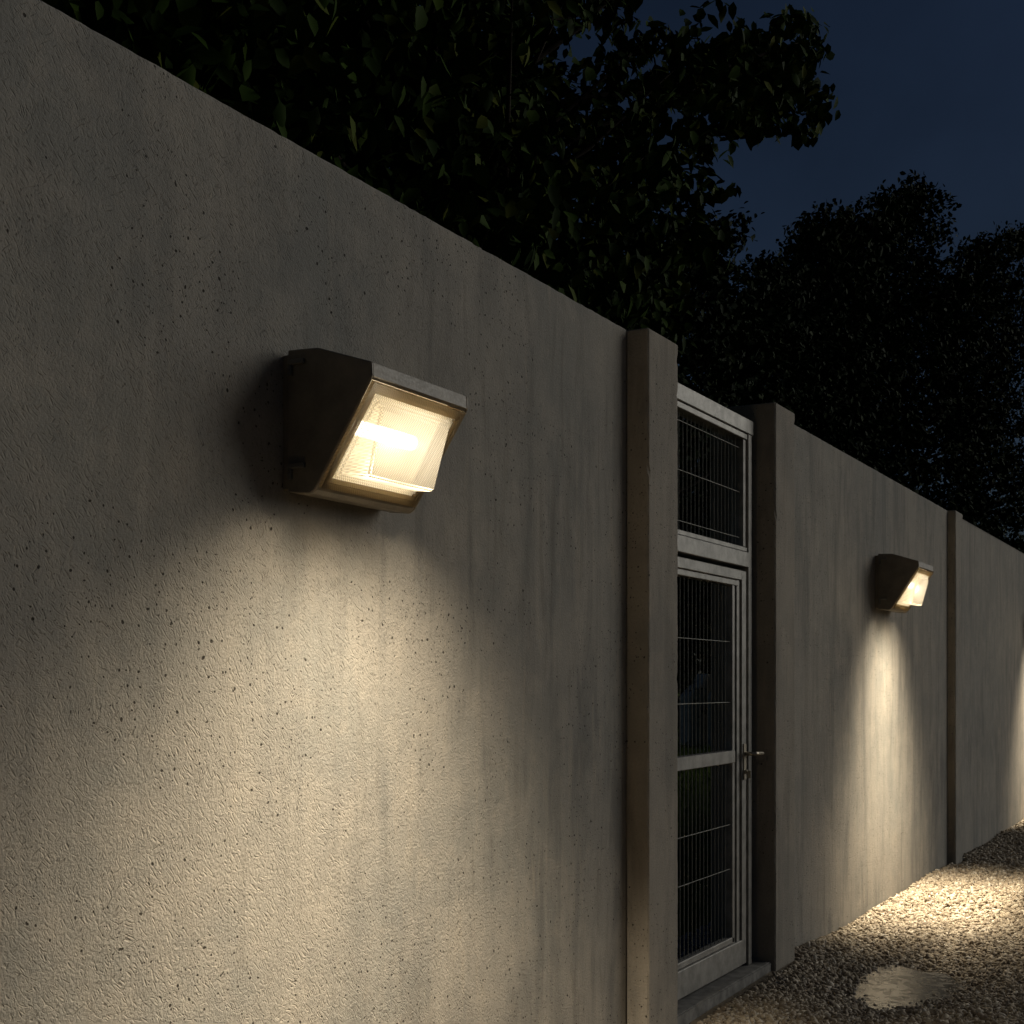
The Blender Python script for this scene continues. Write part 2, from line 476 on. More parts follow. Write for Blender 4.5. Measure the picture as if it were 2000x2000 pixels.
TOP = 2.935
def wear_edges(bm, axis, step):
    """cuts the long arrises into short lengths and knocks them about, with a chip here and there"""
    big = [f for f in bm.faces if f.calc_area() > 0.15]
    bmesh.ops.inset_individual(bm, faces=big, thickness=0.012, use_even_offset=True)
    ed = [e for e in bm.edges if abs(e.verts[0].co[axis] - e.verts[1].co[axis]) > 1.0]
    lo = [min(v.co[i] for v in bm.verts) for i in range(3)]; hi = [max(v.co[i] for v in bm.verts) for i in range(3)]
    L = max(e.calc_length() for e in ed)
    bmesh.ops.subdivide_edges(bm, edges=ed, cuts=min(900, int(L / step)))
    rnd = random.Random(5)
    o2 = [i for i in range(3) if i != axis]
    for v in bm.verts:
        k = rnd.uniform(0.0, 0.0016) + (rnd.uniform(0.0015, 0.005) if rnd.random() < 0.03 else 0)
        if all(min(v.co[i] - lo[i], hi[i] - v.co[i]) < 0.009 for i in o2):
            for i in o2: v.co[i] += k * (1 if v.co[i] - lo[i] < 0.009 else -1)
def panel(y0, y1, tongue0, tongue1, label):
    b = MB().box((-0.20, y0, -0.25), (0.0, y1, TOP), 0.006, 1)
    wear_edges(b.bm, 1, 0.028)
    if tongue0: b.box((-0.16, y0 - tongue0, -0.25), (-0.030, y0 - 0.0002, TOP - 0.004))
    if tongue1: b.box((-0.16, y1 + 0.0002, -0.25), (-0.030, y1 + tongue1, TOP - 0.004))
    return tag(b.build('concrete_wall', M['wall']), label, 'wall', 'panels of the concrete boundary wall')
POST1, POST2, POST3 = (4.945, 5.262), (6.572, 6.901), (11.40, 11.70)
panel(-6.0, POST1[0] - 0.014, 0, 0.014, 'longest concrete wall panel, pitted and trowelled, before the mesh gate with the largest wall light')
panel(POST2[1] + 0.004, POST3[0] - 0.010, 0, 0.010, 'rain-streaked concrete wall panel just past the mesh gate, carrying the middle-sized lit wall light')
panel(POST3[1] + 0.004, 40.0, 0, 0, 'grey concrete wall panel beyond the flush narrow rib, farthest along the path')
def post(y0, y1, x1, label, mat='post', x0=-0.26):
    b = MB().box((x0, y0, -0.25), (x1, y1, TOP), 0.007, 1)
    wear_edges(b.bm, 2, 0.03)
    return tag(b.build('concrete_post', M[mat]), label, 'post', 'concrete posts of the boundary wall')
post(*POST1, 0.09, 'square concrete post hiding the hinge side of the mesh gate')
post(*POST2, 0.09, 'square concrete post on the handle side of the mesh gate, dark in its near face')
post(*POST3, 0.062, 'slim concrete post between the two lit wall panels, far down the wall', 'wall')

# ------------------------------------------------------------------ the mesh gate
GY0, GY1 = 5.272, 6.485
t = tag(empty('mesh_gate', (0, GY0, 0)), 'grey metal gate with wire mesh panels and a fixed mesh transom between two concrete posts', 'gate')
def gpart(name, boxes, mat='frame', bev=0.003, parent=t):
    b = MB()
    for a, c in boxes:
        b.box((a[0], a[1] - GY0, a[2]), (c[0], c[1] - GY0, c[2]), bev)
    return b.build(name, M[mat], parent)
JX0, JX1 = -0.085, 0.0
JL, JR = GY0 + 0.055, 6.415
gpart('jamb', [((JX0, GY0, 0.085), (JX1, JL, 2.753))])
gpart('jamb', [((JX0, JR, 0.085), (JX1, GY1 - 0.02, 2.753)), ((JX0 + 0.01, GY1 - 0.02, 0.085), (JX1 - 0.03, GY1 + 0.02, 2.75))])
gpart('header', [((JX0, GY0, 2.7535), (JX1 + 0.002, GY1, 2.827)), ((JX0 + 0.006, JL, 2.723), (JX1 - 0.006, JR, 2.7515))])
gpart('transom', [((JX0, JL, 2.082), (JX1 + 0.002, JR, 2.158)), ((JX0 + 0.006, JL, 2.1595), (JX1 - 0.006, JR, 2.183))])
gpart('transom_side_strip', [((JX0 + 0.006, JR - 0.045, 2.184), (JX1 - 0.012, JR - 0.0005, 2.7225))])
DL, DR = JL + 0.008, JR - 0.016
SX0, SX1 = -0.062, -0.006
def stile(y0, y1, steps):
    return gpart('stile', [((SX0, a, 0.10), (SX1 - d, b, 2.062)) for a, b, d in steps])
stile(DL, DL + 0.11, [(DL, DL + 0.07, 0.0), (DL + 0.0703, DL + 0.11, 0.012)])
stile(DR - 0.17, DR, [(DR - 0.17, DR - 0.135, 0.012), (DR - 0.131, DR - 0.118, 0.020), (DR - 0.114, DR - 0.066, 0.010), (DR - 0.0657, DR, 0.0)])
IL, IR = DL + 0.11, DR - 0.17
gpart('rail', [((SX0, DL + 0.1105, 2.013), (SX1 + 0.001, DR - 0.0660, 2.062)), ((SX0, DL + 0.1105, 1.983), (SX1 - 0.008, DR - 0.09, 2.0115))])
gpart('rail', [((SX0 + 0.001, IL, 1.112), (SX1 + 0.003, IR, 1.172))])
gpart('rail', [((SX0 + 0.001, IL, 0.225), (SX1 - 0.012, IR + 0.03, 0.254)), ((SX0, IL, 0.100), (SX1 + 0.002, DR - 0.0662, 0.2245))])
def mesh_panel(z0, z1, wires, yl, yr):
    b = MB()
    n = int(round((yr - yl) / 0.05))
    for i in range(1, n):
        y = yl + (yr - yl) * i / n - GY0
        b.tube([(-0.036, y, z0), (-0.036, y, z1)], 0.0025, 6, False)
    for w in wires:
        b.tube([(-0.030, yl - GY0, w), (-0.030, yr - GY0, w)], 0.0018, 6, False)
    return b.build('wire_mesh', M['wire'], t)
mesh_panel(2.180, 2.726, (2.678, 2.457, 2.229), JL, JR - 0.045)
mesh_panel(1.168, 1.988, (1.705, 1.408), IL, IR)
mesh_panel(0.250, 1.116, (0.808, 0.59), IL, IR)
plate = gpart('lock_plate', [((SX1, DR - 0.050, 1.02), (SX1 + 0.006, DR - 0.012, 1.20))], 'steel', 0.002)
hb = MB()
hy = DR - 0.031 - GY0
hb.tube([(SX1 + 0.005, hy, 1.150), (SX1 + 0.055, hy, 1.150)], 0.010, 10)
hb.tube([(SX1 + 0.052, hy - 0.006, 1.150), (SX1 + 0.056, hy + 0.03, 1.151), (SX1 + 0.056, hy + 0.12, 1.148)], [0.011, 0.010, 0.008], 10)
hb.build('handle', M['steel'], t, True)
lk = MB()
lk.tube([(SX1 + 0.006, hy, 1.060), (SX1 + 0.016, hy, 1.060)], 0.011, 12)
lk.box((SX1 + 0.016, hy - 0.0015, 1.028), (SX1 + 0.034, hy + 0.0015, 1.066), 0.0007)
lk.tube([(SX1 + 0.028, hy + 0.002 + 0.010 * math.sin(a), 1.024 - 0.012 + 0.012 * math.cos(a)) for a in np.linspace(0, 5.9, 14)], 0.0012, 6)
lk.build('lock_cylinder', M['steel'], plate)
tag(MB().box((-0.24, GY0 - 0.006, -0.05), (0.070, 6.566, 0.0835), 0.006, 2).build('doorstep', M['sill']),
    'worn grey concrete doorstep under the mesh gate', 'doorstep')

# ------------------------------------------------------------------ the wall lights
LW = 0.47
def make_light():
    root = empty('wall_light', (0, 0, 0))
    h = LW / 2
    # local frame: x out of the wall, y along the wall, z up; z = 0 is the underside
    prof = [(0.020, 0.002), (0.020, 0.372), (0.115, 0.368), (0.285, 0.312), (0.287, 0.276), (0.108, 0.004), (0.092, -0.006)]
    tk = 0.010
    b = MB()
    b.prism(prof, -h, -h + tk, 0.003)
    b.prism(prof, h - tk, h, 0.003)
    a = -h + tk + 0.0003; c = h - tk - 0.0003
    b.prism([(0.021, 0.371), (0.115, 0.367), (0.284, 0.311), (0.286, 0.277), (0.278, 0.270), (0.272, 0.299), (0.112, 0.355), (0.021, 0.360)], a, c)
    b.prism([(0.021, 0.003), (0.092, -0.005), (0.107, 0.004), (0.113, 0.016), (0.100, 0.010), (0.021, 0.014)], a, c)
    b.box((0.0205, a, 0.0145), (0.030, c, 0.3595))
    b.build('housing', M['housing'], root)
    MB().box((-0.002, -h + 0.006, 0.010), (0.0195, h - 0.006, 0.362), 0.003).build('back_plate', M['housing'], root)
    for z in (0.330, 0.062):                              # the two hinges on the near side
        k = MB()
        k.box((0.026, -h - 0.010, z), (0.078, -h + 0.002, z + 0.014), 0.002)
        k.box((0.026, -h - 0.0105, z - 0.028), (0.038, -h + 0.002, z - 0.0005), 0.002)
        k.tube([(0.032, -h - 0.013, z - 0.012), (0.032, -h + 0.002, z - 0.012)], 0.004, 8)
        k.build('hinge', M['hinge'], root)
    # slanted opening from U (top, front) to L (bottom, back)
    U = Vector((0.2845, 0, 0.2715)); Lo = Vector((0.1095, 0, 0.0075))
    e = (U - Lo).normalized(); nn = Vector((e.z, 0, -e.x))
    Ls = (U - Lo).length
    def P(u, y, d): q = Lo + e * u + nn * d; return (q.x, y, q.z)
    def ring(u0, u1, ya, yb, d0, d1, w, bld):              # a four-bar frame on the slant
        def bar(ua, ub, y0, y1):
            vs = [P(ua, y0, d0), P(ub, y0, d0), P(ub, y1, d0), P(ua, y1, d0), P(ua, y0, d1), P(ub, y0, d1), P(ub, y1, d1), P(ua, y1, d1)]
            bld.polys(vs, [(0, 1, 2, 3), (4, 5, 6, 7), (0, 1, 5, 4), (1, 2, 6, 5), (2, 3, 7, 6), (3, 0, 4, 7)])
        bar(u0, u0 + w, ya, yb); bar(u1 - w, u1, ya, yb)
        bar(u0 + w + .0002, u1 - w - .0002, ya, ya + w); bar(u0 + w + .0002, u1 - w - .0002, yb - w, yb)
    # gasketed rim of the glass
    rim = MB()
    ring(0.006, Ls - 0.006, -h + 0.013, h - 0.013, -0.004, 0.006, 0.016, rim)
    ring(0.0225, Ls - 0.0225, -h + 0.0295, h - 0.0295, -0.003, 0.0035, 0.012, rim)
    lens = MB()
    # glass: flange, then the wedge-shaped bowl
    y0, y1 = -h + 0.042, h - 0.042
    fl = [P(0.0350, y0, 0.0), P(Ls - 0.0350, y0, 0.0), P(Ls - 0.0350, y1, 0.0), P(0.0350, y1, 0.0)]
    i0, i1 = y0 + 0.016, y1 - 0.016
    inn = [P(0.050, i0, 0.001), P(Ls - 0.050, i0, 0.001), P(Ls - 0.050, i1, 0.001), P(0.050, i1, 0.001)]
    o0, o1 = i0 + 0.022, i1 - 0.022
    d = 0.078
    bl = [P(0.088, o0, d), P(Ls - 0.058, o0 - 0.006, 0.020), P(Ls - 0.058, o1 + 0.006, 0.020), P(0.088, o1, d)]
    vs = fl + inn + bl
    fc = [(0, 1, 5, 4), (1, 2, 6, 5), (2, 3, 7, 6), (3, 0, 4, 7), (4, 5, 9, 8), (5, 6, 10, 9), (6, 7, 11, 10), (7, 4, 8, 11), (8, 9, 10, 11)]
    bm = bmesh.new()
    bv = [bm.verts.new(v) for v in vs]
    for f in fc: bm.faces.new([bv[i] for i in f])
    bmesh.ops.recalc_face_normals(bm, faces=list(bm.faces))
    ed = [x for x in bm.edges if not x.is_boundary]
    bmesh.ops.bevel(bm, geom=ed, offset=0.006, segments=3, affect='EDGES')
    me = bpy.data.meshes.new('lens'); bm.to_mesh(me); bm.free()
    lo = link_mesh('lens', me, M['glass'], root)
    rim.build('lens_rim', M['rim_glass'], lo)
    # reflector tray and lamp tube behind the glass
    rf = MB()
    r0, r1 = -h + 0.05, h - 0.05
    rp = [(0.250, 0.285), (0.120, 0.335), (0.060, 0.290), (0.048, 0.180), (0.060, 0.060), (0.105, 0.030)]
    n = len(rp)
    vs = [(x, r0, z) for x, z in rp] + [(x, r1, z) for x, z in rp]
    fc = [(i, i + 1, n + i + 1, n + i) for i in range(n - 1)] + [tuple(range(n)), tuple(range(n, 2 * n))]
    rf.polys(vs, fc)
    rf.build('reflector', M['reflector'], root)
    tb = MB()
    tb.tube([(0.150, -0.105, 0.180), (0.150, 0.150, 0.180)], 0.021, 14)
    tb.build('lamp_tube', M['bulb'], root, True)
    return root

lights = []
def spot(parent, y, power, k_arch, g_lim, b_in, b_out, b_off):
    """the beam the pressed glass throws: narrow out from the wall, wide along it"""
    l = bpy.data.lights.new('wall_light_beam', 'SPOT')
    l.energy = power
    l.color = (1.0, 0.845, 0.61)
    l.spot_size = R(150)
    l.spot_blend = 0.25
    l.shadow_soft_size = 0.035
    l.use_nodes = True
    t = l.node_tree
    em = [n for n in t.nodes if n.type == 'EMISSION'][0]
    tc = t.nodes.new('ShaderNodeTexCoord')
    sx = t.nodes.new('ShaderNodeSeparateXYZ'); t.links.new(tc.outputs['Normal'], sx.inputs[0])
    def m(op, a, b=0.0):
        n = t.nodes.new('ShaderNodeMath'); n.operation = op
        for k, v in enumerate((a, b)):
            if isinstance(v, bpy.types.NodeSocket): t.links.new(v, n.inputs[k])
            else: n.inputs[k].default_value = v
        return n.outputs[0]
    z = m('MAXIMUM', m('ABSOLUTE', sx.outputs[2]), 0.02)
    a = m('ABSOLUTE', m('DIVIDE', sx.outputs[0], z))
    # outline of the beam on the wall: a rounded arch (half width squared grows with the drop below the lamp)
    bb = m('SUBTRACT', m('DIVIDE', sx.outputs[1], z), b_off)
    a1 = m('MULTIPLY', a, 1.0 / 0.29)
    lim = m('MULTIPLY', m('SUBTRACT', a1, m('MULTIPLY', m('MULTIPLY', a1, a1), 0.15)), k_arch)
    lim = m('MAXIMUM', lim, m('MULTIPLY', m('SUBTRACT', 1.0, m('MINIMUM', m('MULTIPLY', a, 1.4), 1.0)), g_lim * g_lim))
    lim = m('MAXIMUM', lim, 0.0005)
    b = m('SQRT', m('DIVIDE', m('MULTIPLY', bb, bb), lim))
    h = m('MINIMUM', m('POWER', m('DIVIDE', 0.39, m('MAXIMUM', a, 0.01)), 1.9), 4.0)
    mr = t.nodes.new('ShaderNodeMapRange'); mr.interpolation_type = 'SMOOTHSTEP'
    t.links.new(b, mr.inputs[0])
    for k, v in enumerate((b_in, b_out, 1.0, 0.0)): mr.inputs[k + 1].default_value = v
    t.links.new(m('MULTIPLY', h, mr.outputs[0]), em.inputs['Strength'])
    o = bpy.data.objects.new('wall_light_beam', l)
    o.location = (0.290, y, 0.115)
    o.parent = parent
    C.objects.link(o)
    return o
def spill(parent, power):
    """light the ends of the glass throw sideways along the wall"""
    l = bpy.data.lights.new('wall_light_spill', 'POINT')
    l.energy = power
    l.color = (1.0, 0.80, 0.52)
    l.shadow_soft_size = 0.05
    l.use_nodes = True
    t = l.node_tree
    em = [n for n in t.nodes if n.type == 'EMISSION'][0]
    tc = t.nodes.new('ShaderNodeTexCoord')
    sx = t.nodes.new('ShaderNodeSeparateXYZ'); t.links.new(tc.outputs['Normal'], sx.inputs[0])
    ab = t.nodes.new('ShaderNodeMath'); ab.operation = 'ABSOLUTE'; t.links.new(sx.outputs[1], ab.inputs[0])
    pw = t.nodes.new('ShaderNodeMath'); pw.operation = 'POWER'; t.links.new(ab.outputs[0], pw.inputs[0]); pw.inputs[1].default_value = 7.0
    t.links.new(pw.outputs[0], em.inputs['Strength'])
    o = bpy.data.objects.new('wall_light_spill', l)
    o.location = (0.292, 0.0, 0.115)
    o.parent = parent
    C.objects.link(o)
first = make_light()
spots3 = [(2.74 + LW / 2, 'largest lit bronze wall light, above the broad pool of light on the pitted panel', (86, 1.85, 1.2, 0.15, 1.36, 0.0)),
          (8.96 + LW / 2, 'lit bronze wall light on the streaked panel between mesh gate and slim far post', (125, 1.1, 0.75, 0.05, 1.42, 0.05)),
          (15.80 + LW / 2, 'farthest bronze wall light, only its dark edge showing beside the frame on the last panel', (105, 1.6, 0.75, 0.15, 1.34, 0.0))]
def copy_tree(o, parent=None):
    c = o.copy(); C.objects.link(c); c.parent = parent
    for ch in o.children: copy_tree(ch, c)
    return c
for i, (y, lab, sp) in enumerate(spots3):
    r = first if i == 0 else copy_tree(first)
    r.location = (0.002, y, 1.995)
    tag(r, lab, 'wall light', 'bronze wall lights along the concrete wall')
    lights.append((r, sp))
for r, sp in lights:
    for yy in (-0.12, 0.12): spot(r, yy, *sp)
    spill(r, 9.0)

# ------------------------------------------------------------------ gravel, puddle, grass
rng = np.random.default_rng(11)
def rot_mats(n, tilt=1.0):
    q = rng.normal(size=(n, 4)); q[:, 1:3] *= tilt
    q /= np.linalg.norm(q, axis=1, keepdims=True)
    w, x, y, z = q.T
    return np.stack([np.stack([1 - 2 * (y * y + z * z), 2 * (x * y - z * w), 2 * (x * z + y * w)], -1),
                     np.stack([2 * (x * y + z * w), 1 - 2 * (x * x + z * z), 2 * (y * z - x * w)], -1),
                     np.stack([2 * (x * z - y * w), 2 * (y * z + x * w), 1 - 2 * (x * x + y * y)], -1)], 1)
def stone_shapes(k=14):
    out = []
    for i in range(k):
        bm = bmesh.new()
        bmesh.ops.create_icosphere(bm, subdivisions=1, radius=1.0)
        v = np.array([list(x.co) for x in bm.verts]); f = np.array([[x.index for x in q.verts] for q in bm.faces])
        bm.free()
        v = v * (1 + rng.uniform(-0.30, 0.25, (len(v), 1)))
        v *= np.array([rng.uniform(1.0, 1.9), rng.uniform(0.65, 1.0), rng.uniform(0.40, 0.7)])
        out.append((v, f))
    return out
SH = stone_shapes()
def scatter(name, pts, sizes, mat, kind='stuff', tilt=0.35):
    n = len(pts)
    rm = rot_mats(n, tilt)
    pick = rng.integers(0, len(SH), n)
    V = np.empty((n, 12, 3)); Fq = np.empty((n, 20, 3), dtype=np.int64)
    for k, (v, f) in enumerate(SH):
        s = pick == k
        V[s] = np.einsum('nij,vj->nvi', rm[s], v) * sizes[s][:, None, None] + pts[s][:, None, :]
        Fq[s] = f[None]
    Fq += (np.arange(n) * 12)[:, None, None]
    o = link_mesh(name, np_mesh(name, V.reshape(-1, 3), Fq.reshape(-1, 3), True), mat)
    return tag(o, kind=kind)
def in_puddle(x, y):
    u = (x - 0.66) * 0.974 + (y - 6.62) * 0.227; v = -(x - 0.66) * 0.227 + (y - 6.62) * 0.974
    a = (u / (0.078 + 0.07 * np.clip(v, -0.5, 0.5))) ** 2 + (v / 0.36) ** 2
    wob = 0.25 * np.sin(9 * x + 7 * y) + 0.2 * np.sin(17 * x - 6 * y + 1)
    return a + wob + 0.9 * rng.random(np.shape(x)) ** 2.5 + (rng.random(np.shape(x)) < 0.08) < 1.0
def gravel_points(n, x0, x1, y0, y1, smin, smax):
    x = rng.uniform(x0, x1, n); y = rng.uniform(y0, y1, n)
    s = smin + (smax - smin) * rng.random(n) ** 2.2
    ok = ~in_puddle(x, y) & (x > s * 1.2) & ~((x < 0.10 + s) & (y > GY0 - 0.4) & (y < POST2[1] + s))
    ok &= ~((x < 0.10 + s) & (y > POST1[0] - s) & (y < POST1[1] + s))
    ok &= ~((x < 0.085 + s) & (y > POST3[0] - s) & (y < POST3[1] + s))
    x, y, s = x[ok], y[ok], s[ok]
    return np.stack([x, y, ground_z(x, y) + s * rng.uniform(0.0, 0.55, len(x))], -1), s
parts = [gravel_points(52000, 0, 1.75, 5.0, 9.0, 0.006, 0.019), gravel_points(40000, 0, 1.9, 9.0, 16.0, 0.008, 0.022),
         gravel_points(5000, 0, 2.2, 16.0, 26.0, 0.014, 0.034), gravel_points(16000, 0, 2.8, -1.0, 5.0, 0.008, 0.024), gravel_points(14000, 1.75, 3.4, 4.0, 16.0, 0.009, 0.024)]
tag(scatter('gravel', np.concatenate([p for p, s in parts]), np.concatenate([s for p, s in parts]), M['grit']), 'loose tan gravel covering the path along the concrete wall', 'gravel')
n = 2600
x = rng.uniform(-0.62, -0.26, n); y = rng.uniform(5.2, 8.0, n); s = rng.uniform(0.008, 0.022, n)
tag(scatter('gravel_bed', np.stack([x, y, lawn_z(x) + s * 0.3], -1), s, M['skytint_grit']), 'pebbles with blue sky light painted into their colour, lying just behind the mesh gate', 'pebbles')
# puddle: a thin water sheet in the hollow
ang = np.linspace(0, 2 * math.pi, 72, endpoint=False)
b = bmesh.new()
vs = []
for a in ang:
    r = 1.12 + 0.10 * math.sin(3 * a + 1) + 0.07 * math.sin(7 * a)
    vs.append(b.verts.new((0.66 + 0.30 * r * math.cos(a), 6.62 + 0.60 * r * math.sin(a), -0.026)))
b.faces.new(vs)
me = bpy.data.meshes.new('puddle'); b.to_mesh(me); b.free()
tag(link_mesh('puddle', me, M['water']), kind='structure')

n = 26000
x = -0.9 - 11.0 * rng.random(n); y = 5.0 + 24 * rng.random(n)
# keep the strip one can see into through the gate
keep = np.abs((y - 5.9) - (-x) * 2.68) < 2.6 + 0.3 * (-x)
x, y = x[keep], y[keep]
n = len(x)
hgt = rng.uniform(0.05, 0.13, n); az = rng.uniform(0, 2 * math.pi, n); wd = rng.uniform(0.004, 0.008, n)
lean = rng.normal(0, 0.04, (n, 2)); z = lawn_z(x)
dx, dy = np.cos(az) * wd, np.sin(az) * wd
V = np.stack([np.stack([x - dx, y - dy, z - 0.01], -1), np.stack([x + dx, y + dy, z - 0.01], -1),
              np.stack([x + dx * .5 + lean[:, 0] * .5, y + dy * .5 + lean[:, 1] * .5, z + hgt * .6], -1), np.stack([x + lean[:, 0], y + lean[:, 1], z + hgt], -1)], 1)
tag(link_mesh('grass', np_mesh('grass', V.reshape(-1, 3), np.arange(n * 4).reshape(n, 4)), M['grass']), 'dark green lawn grass seen through the mesh gate', 'grass', kind='stuff')

# ------------------------------------------------------------------ trees and shrubs
cth, sth = math.cos(TH), math.sin(TH)
RIGHT = np.array([cth, sth, 0]); FWD = np.array([-sth, cth, 0])
def view_angles(P):
    """bearing and height of points seen from the path, as the tangent of each angle; used to shape the crowns' outlines"""
    v = P - CAM
    d = v @ FWD
    return 1000 + F * (v @ RIGHT) / d, 1335 - F * v[:, 2] / d, d
def in_poly(px, py, poly):
    poly = np.array(poly, float); ins = np.zeros(len(px), bool); j = len(poly) - 1
    for i in range(len(poly)):
        xi, yi = poly[i]; xj, yj = poly[j]
        c = ((yi > py) != (yj > py)) & (px < (xj - xi) * (py - yi) / (yj - yi + 1e-9) + xi)
        ins ^= c; j = i
    return ins
LEAF = np.array([[0, 0, 0], [0.30, -0.30, 0.05], [0.62, -0.27, 0.02], [1.0, 0, -0.10], [0.62, 0.27, 0.02], [0.30, 0.30, 0.05], [0.33, 0, -0.03], [0.65, 0, -0.06]])
LEAF_F = np.array([[0, 1, 6, 6], [1, 2, 7, 6], [2, 3, 7, 7], [3, 4, 7, 7], [4, 5, 6, 7], [5, 0, 6, 6]])
LEAF_T = np.array([[0, 1, 6], [1, 2, 6], [2, 7, 6], [2, 3, 7], [3, 4, 7], [4, 5, 6], [4, 6, 7], [5, 0, 6]])
def leaves_mesh(name, pos, direc, size, droop):
    n = len(pos)
    d = direc + np.array([0, 0, -1.0]) * droop
    d += rng.normal(0, 0.28, (n, 3))
    d /= np.linalg.norm(d, axis=1, keepdims=True)
    up = rng.normal(0, 0.42, (n, 3)) + np.array([0.45, -0.15, 0.7])
    s = np.cross(up, d); s /= np.linalg.norm(s, axis=1, keepdims=True) + 1e-9
    u = np.cross(d, s)
    L = LEAF[None] * size[:, None, None]
    L[..., 1] *= rng.uniform(0.8, 1.15, (n, 1))
    V = pos[:, None, :] + L[..., 0:1] * d[:, None] + L[..., 1:2] * s[:, None] + L[..., 2:3] * u[:, None]
    T = LEAF_T[None] + (np.arange(n) * 8)[:, None, None]
    return np_mesh(name, V.reshape(-1, 3), T.reshape(-1, 3))
def make_tree(name, label, cat, base, height, ends, per, leaf, mat, twig_len, droop=0.5, group=None, r0=0.14, limb_n=26, fork=0.35):
    """ends: (n,3) twig ends; leaves grow along each twig, limbs lead to a sample of them"""
    root = tag(empty(name, tuple(base)), label, cat, group)
    base = np.array(base, float)
    tb = MB()
    top = base + np.array([0, 0, height])
    trunk = [base + np.array([0.06 * math.sin(3 * k), 0.06 * math.cos(2.3 * k) - 0.06, height * k - 0.15 * (k == 0)]) for k in np.linspace(0, 1, 8)]
    tb.tube([tuple(p - base) for p in trunk], [r0 * (1.25 - 0.95 * k) for k in np.linspace(0, 1, 8)], 10)
    pick = ends[rng.choice(len(ends), min(limb_n, len(ends)), replace=False)]
    for e in pick:
        hh = min(0.95, max(fork, (e[2] - base[2]) / height * 0.75))
        st = base + np.array([0, 0, height * hh])
        mid = (st + e) / 2 + rng.normal(0, 0.12, 3) + np.array([0, 0, 0.12])
        L = np.linalg.norm(e - st)
        rr = r0 * 0.10 + 0.006 * L
        tb.tube([tuple(p - base) for p in (st, st * .6 + mid * .4, mid, mid * .45 + e * .55, e)], [rr, rr * .8, rr * .6, rr * .4, rr * .14], 6)
    tb.build('trunk', M['bark'], root, True)
    n = len(ends)
    tw = rng.normal(0, 1, (n, 3)); tw[:, 2] = np.abs(tw[:, 2]) * 0.3 - 0.3
    tw /= np.linalg.norm(tw, axis=1, keepdims=True)
    k = rng.random((n, per))
    pos = ends[:, None] - tw[:, None] * (k * twig_len)[..., None] + rng.normal(0, twig_len * 0.16, (n, per, 3))
    side = rng.normal(0, 0.8, (n, per, 3)) + tw[:, None] * 0.8
    sz = np.repeat(np.broadcast_to(leaf, (n,)), per) * rng.uniform(0.65, 1.2, n * per)
    me = leaves_mesh('crown', pos.reshape(-1, 3) - base, side.reshape(-1, 3), sz, droop)
    link_mesh('crown', me, mat, root)
    return root
def sample_ends(n, box, poly, holes=(), keep=None):
    out = []
    tot = 0
    lo, hi = np.array(box[0]), np.array(box[1])
    for _ in range(400):
        P = lo + (hi - lo) * rng.random((20000, 3))
        px, py, d = view_angles(P)
        ok = (d > 1.5) & in_poly(px, py, poly)
        for hx, hy, hr, ex in holes:
            ok &= ((px - hx) / hr) ** 2 + ((py - hy) / (hr * ex)) ** 2 > 1
        if keep is not None: ok &= keep(P)
        out.append(P[ok]); tot += int(ok.sum())
        if tot >= n: break
    return np.concatenate(out)[:n]
def clumpy(P, sc, thr):
    a = np.sin(P[:, 0] * sc + 1.3) * np.sin(P[:, 1] * sc * 0.9 + 0.4) * np.sin(P[:, 2] * sc * 1.1 + 2.0) + 0.5 * np.sin(P[:, 0] * sc * 2.3) * np.sin(P[:, 1] * sc * 2.1 + 1) * np.sin(P[:, 2] * sc * 2.6)
    return a > thr

GR = 'trees standing behind the concrete wall'
near = [(150, 60), (60, -200), (100, -700), (1300, -800), (1480, -300), (1440, -20), (1490, 10), (1580, 45), (1560, 90), (1600, 135), (1580, 160), (1590, 240), (1530, 255), (1480, 230),
        (1430, 255), (1415, 270), (1425, 330), (1400, 375), (1350, 390), (1390, 470), (1330, 560), (1290, 700), (900, 700), (150, 300)]
holes = [(530, 70, 32, 1), (1140, 110, 58, 1.2), (1260, 15, 62, .7), (1380, 45, 60, .45), (1480, -20, 60, .8), (1110, 190, 32, .8), (1290, 265, 34, 1.0), (1320, 320, 26, 1.3), (1290, 130, 22, 1), (1200, 470, 24, 1), (1410, 235, 24, 1.0), (1240, 330, 20, 1)]
k1 = lambda P: clumpy(P, 4.2, -0.40) | (view_angles(P)[0] < 1060)
e1 = sample_ends(3300, ((-3.6, 2.2, 2.4), (-0.55, 9.0, 6.2)), near, holes, k1)
arm = [(1380, 90), (1450, 60), (1530, 35), (1590, 40), (1560, 85), (1625, 130), (1590, 165), (1600, 245), (1545, 262), (1500, 215), (1440, 245), (1395, 215), (1370, 150)]
e0 = sample_ends(170, ((-1.9, 6.5, 3.4), (-0.6, 11.2, 7.0)), arm, keep=lambda P: clumpy(P, 6.5, 0.02))
lf1 = np.concatenate([np.full(len(e1), 0.100), np.full(len(e0), 0.112)])
e1 = np.concatenate([e1, e0])
make_tree('broadleaf_tree', 'large broadleaf tree hanging over the wall top, its leafy branch reaching furthest into the sky', 'tree', (-1.7, 6.2, 0.14), 5.2, e1, 12, lf1, M['leaf'], 0.24, 1.0, GR, 0.15, 60)
left = [(-200, -300), (60, -500), (560, -400), (620, 60), (560, 330), (150, 200), (100, 60)]
e2 = sample_ends(900, ((-3.5, 0.8, 2.5), (-0.8, 4.2, 5.0)), left, [(530, 70, 28, 1)])
make_tree('broadleaf_tree', 'dark broadleaf tree rising behind the high near end of the wall, above the pitted panel', 'tree', (-2.0, 2.6, 0.16), 3.6, e2, 11, 0.10, M['leaf'], 0.22, 1.0, GR, 0.11, 24)
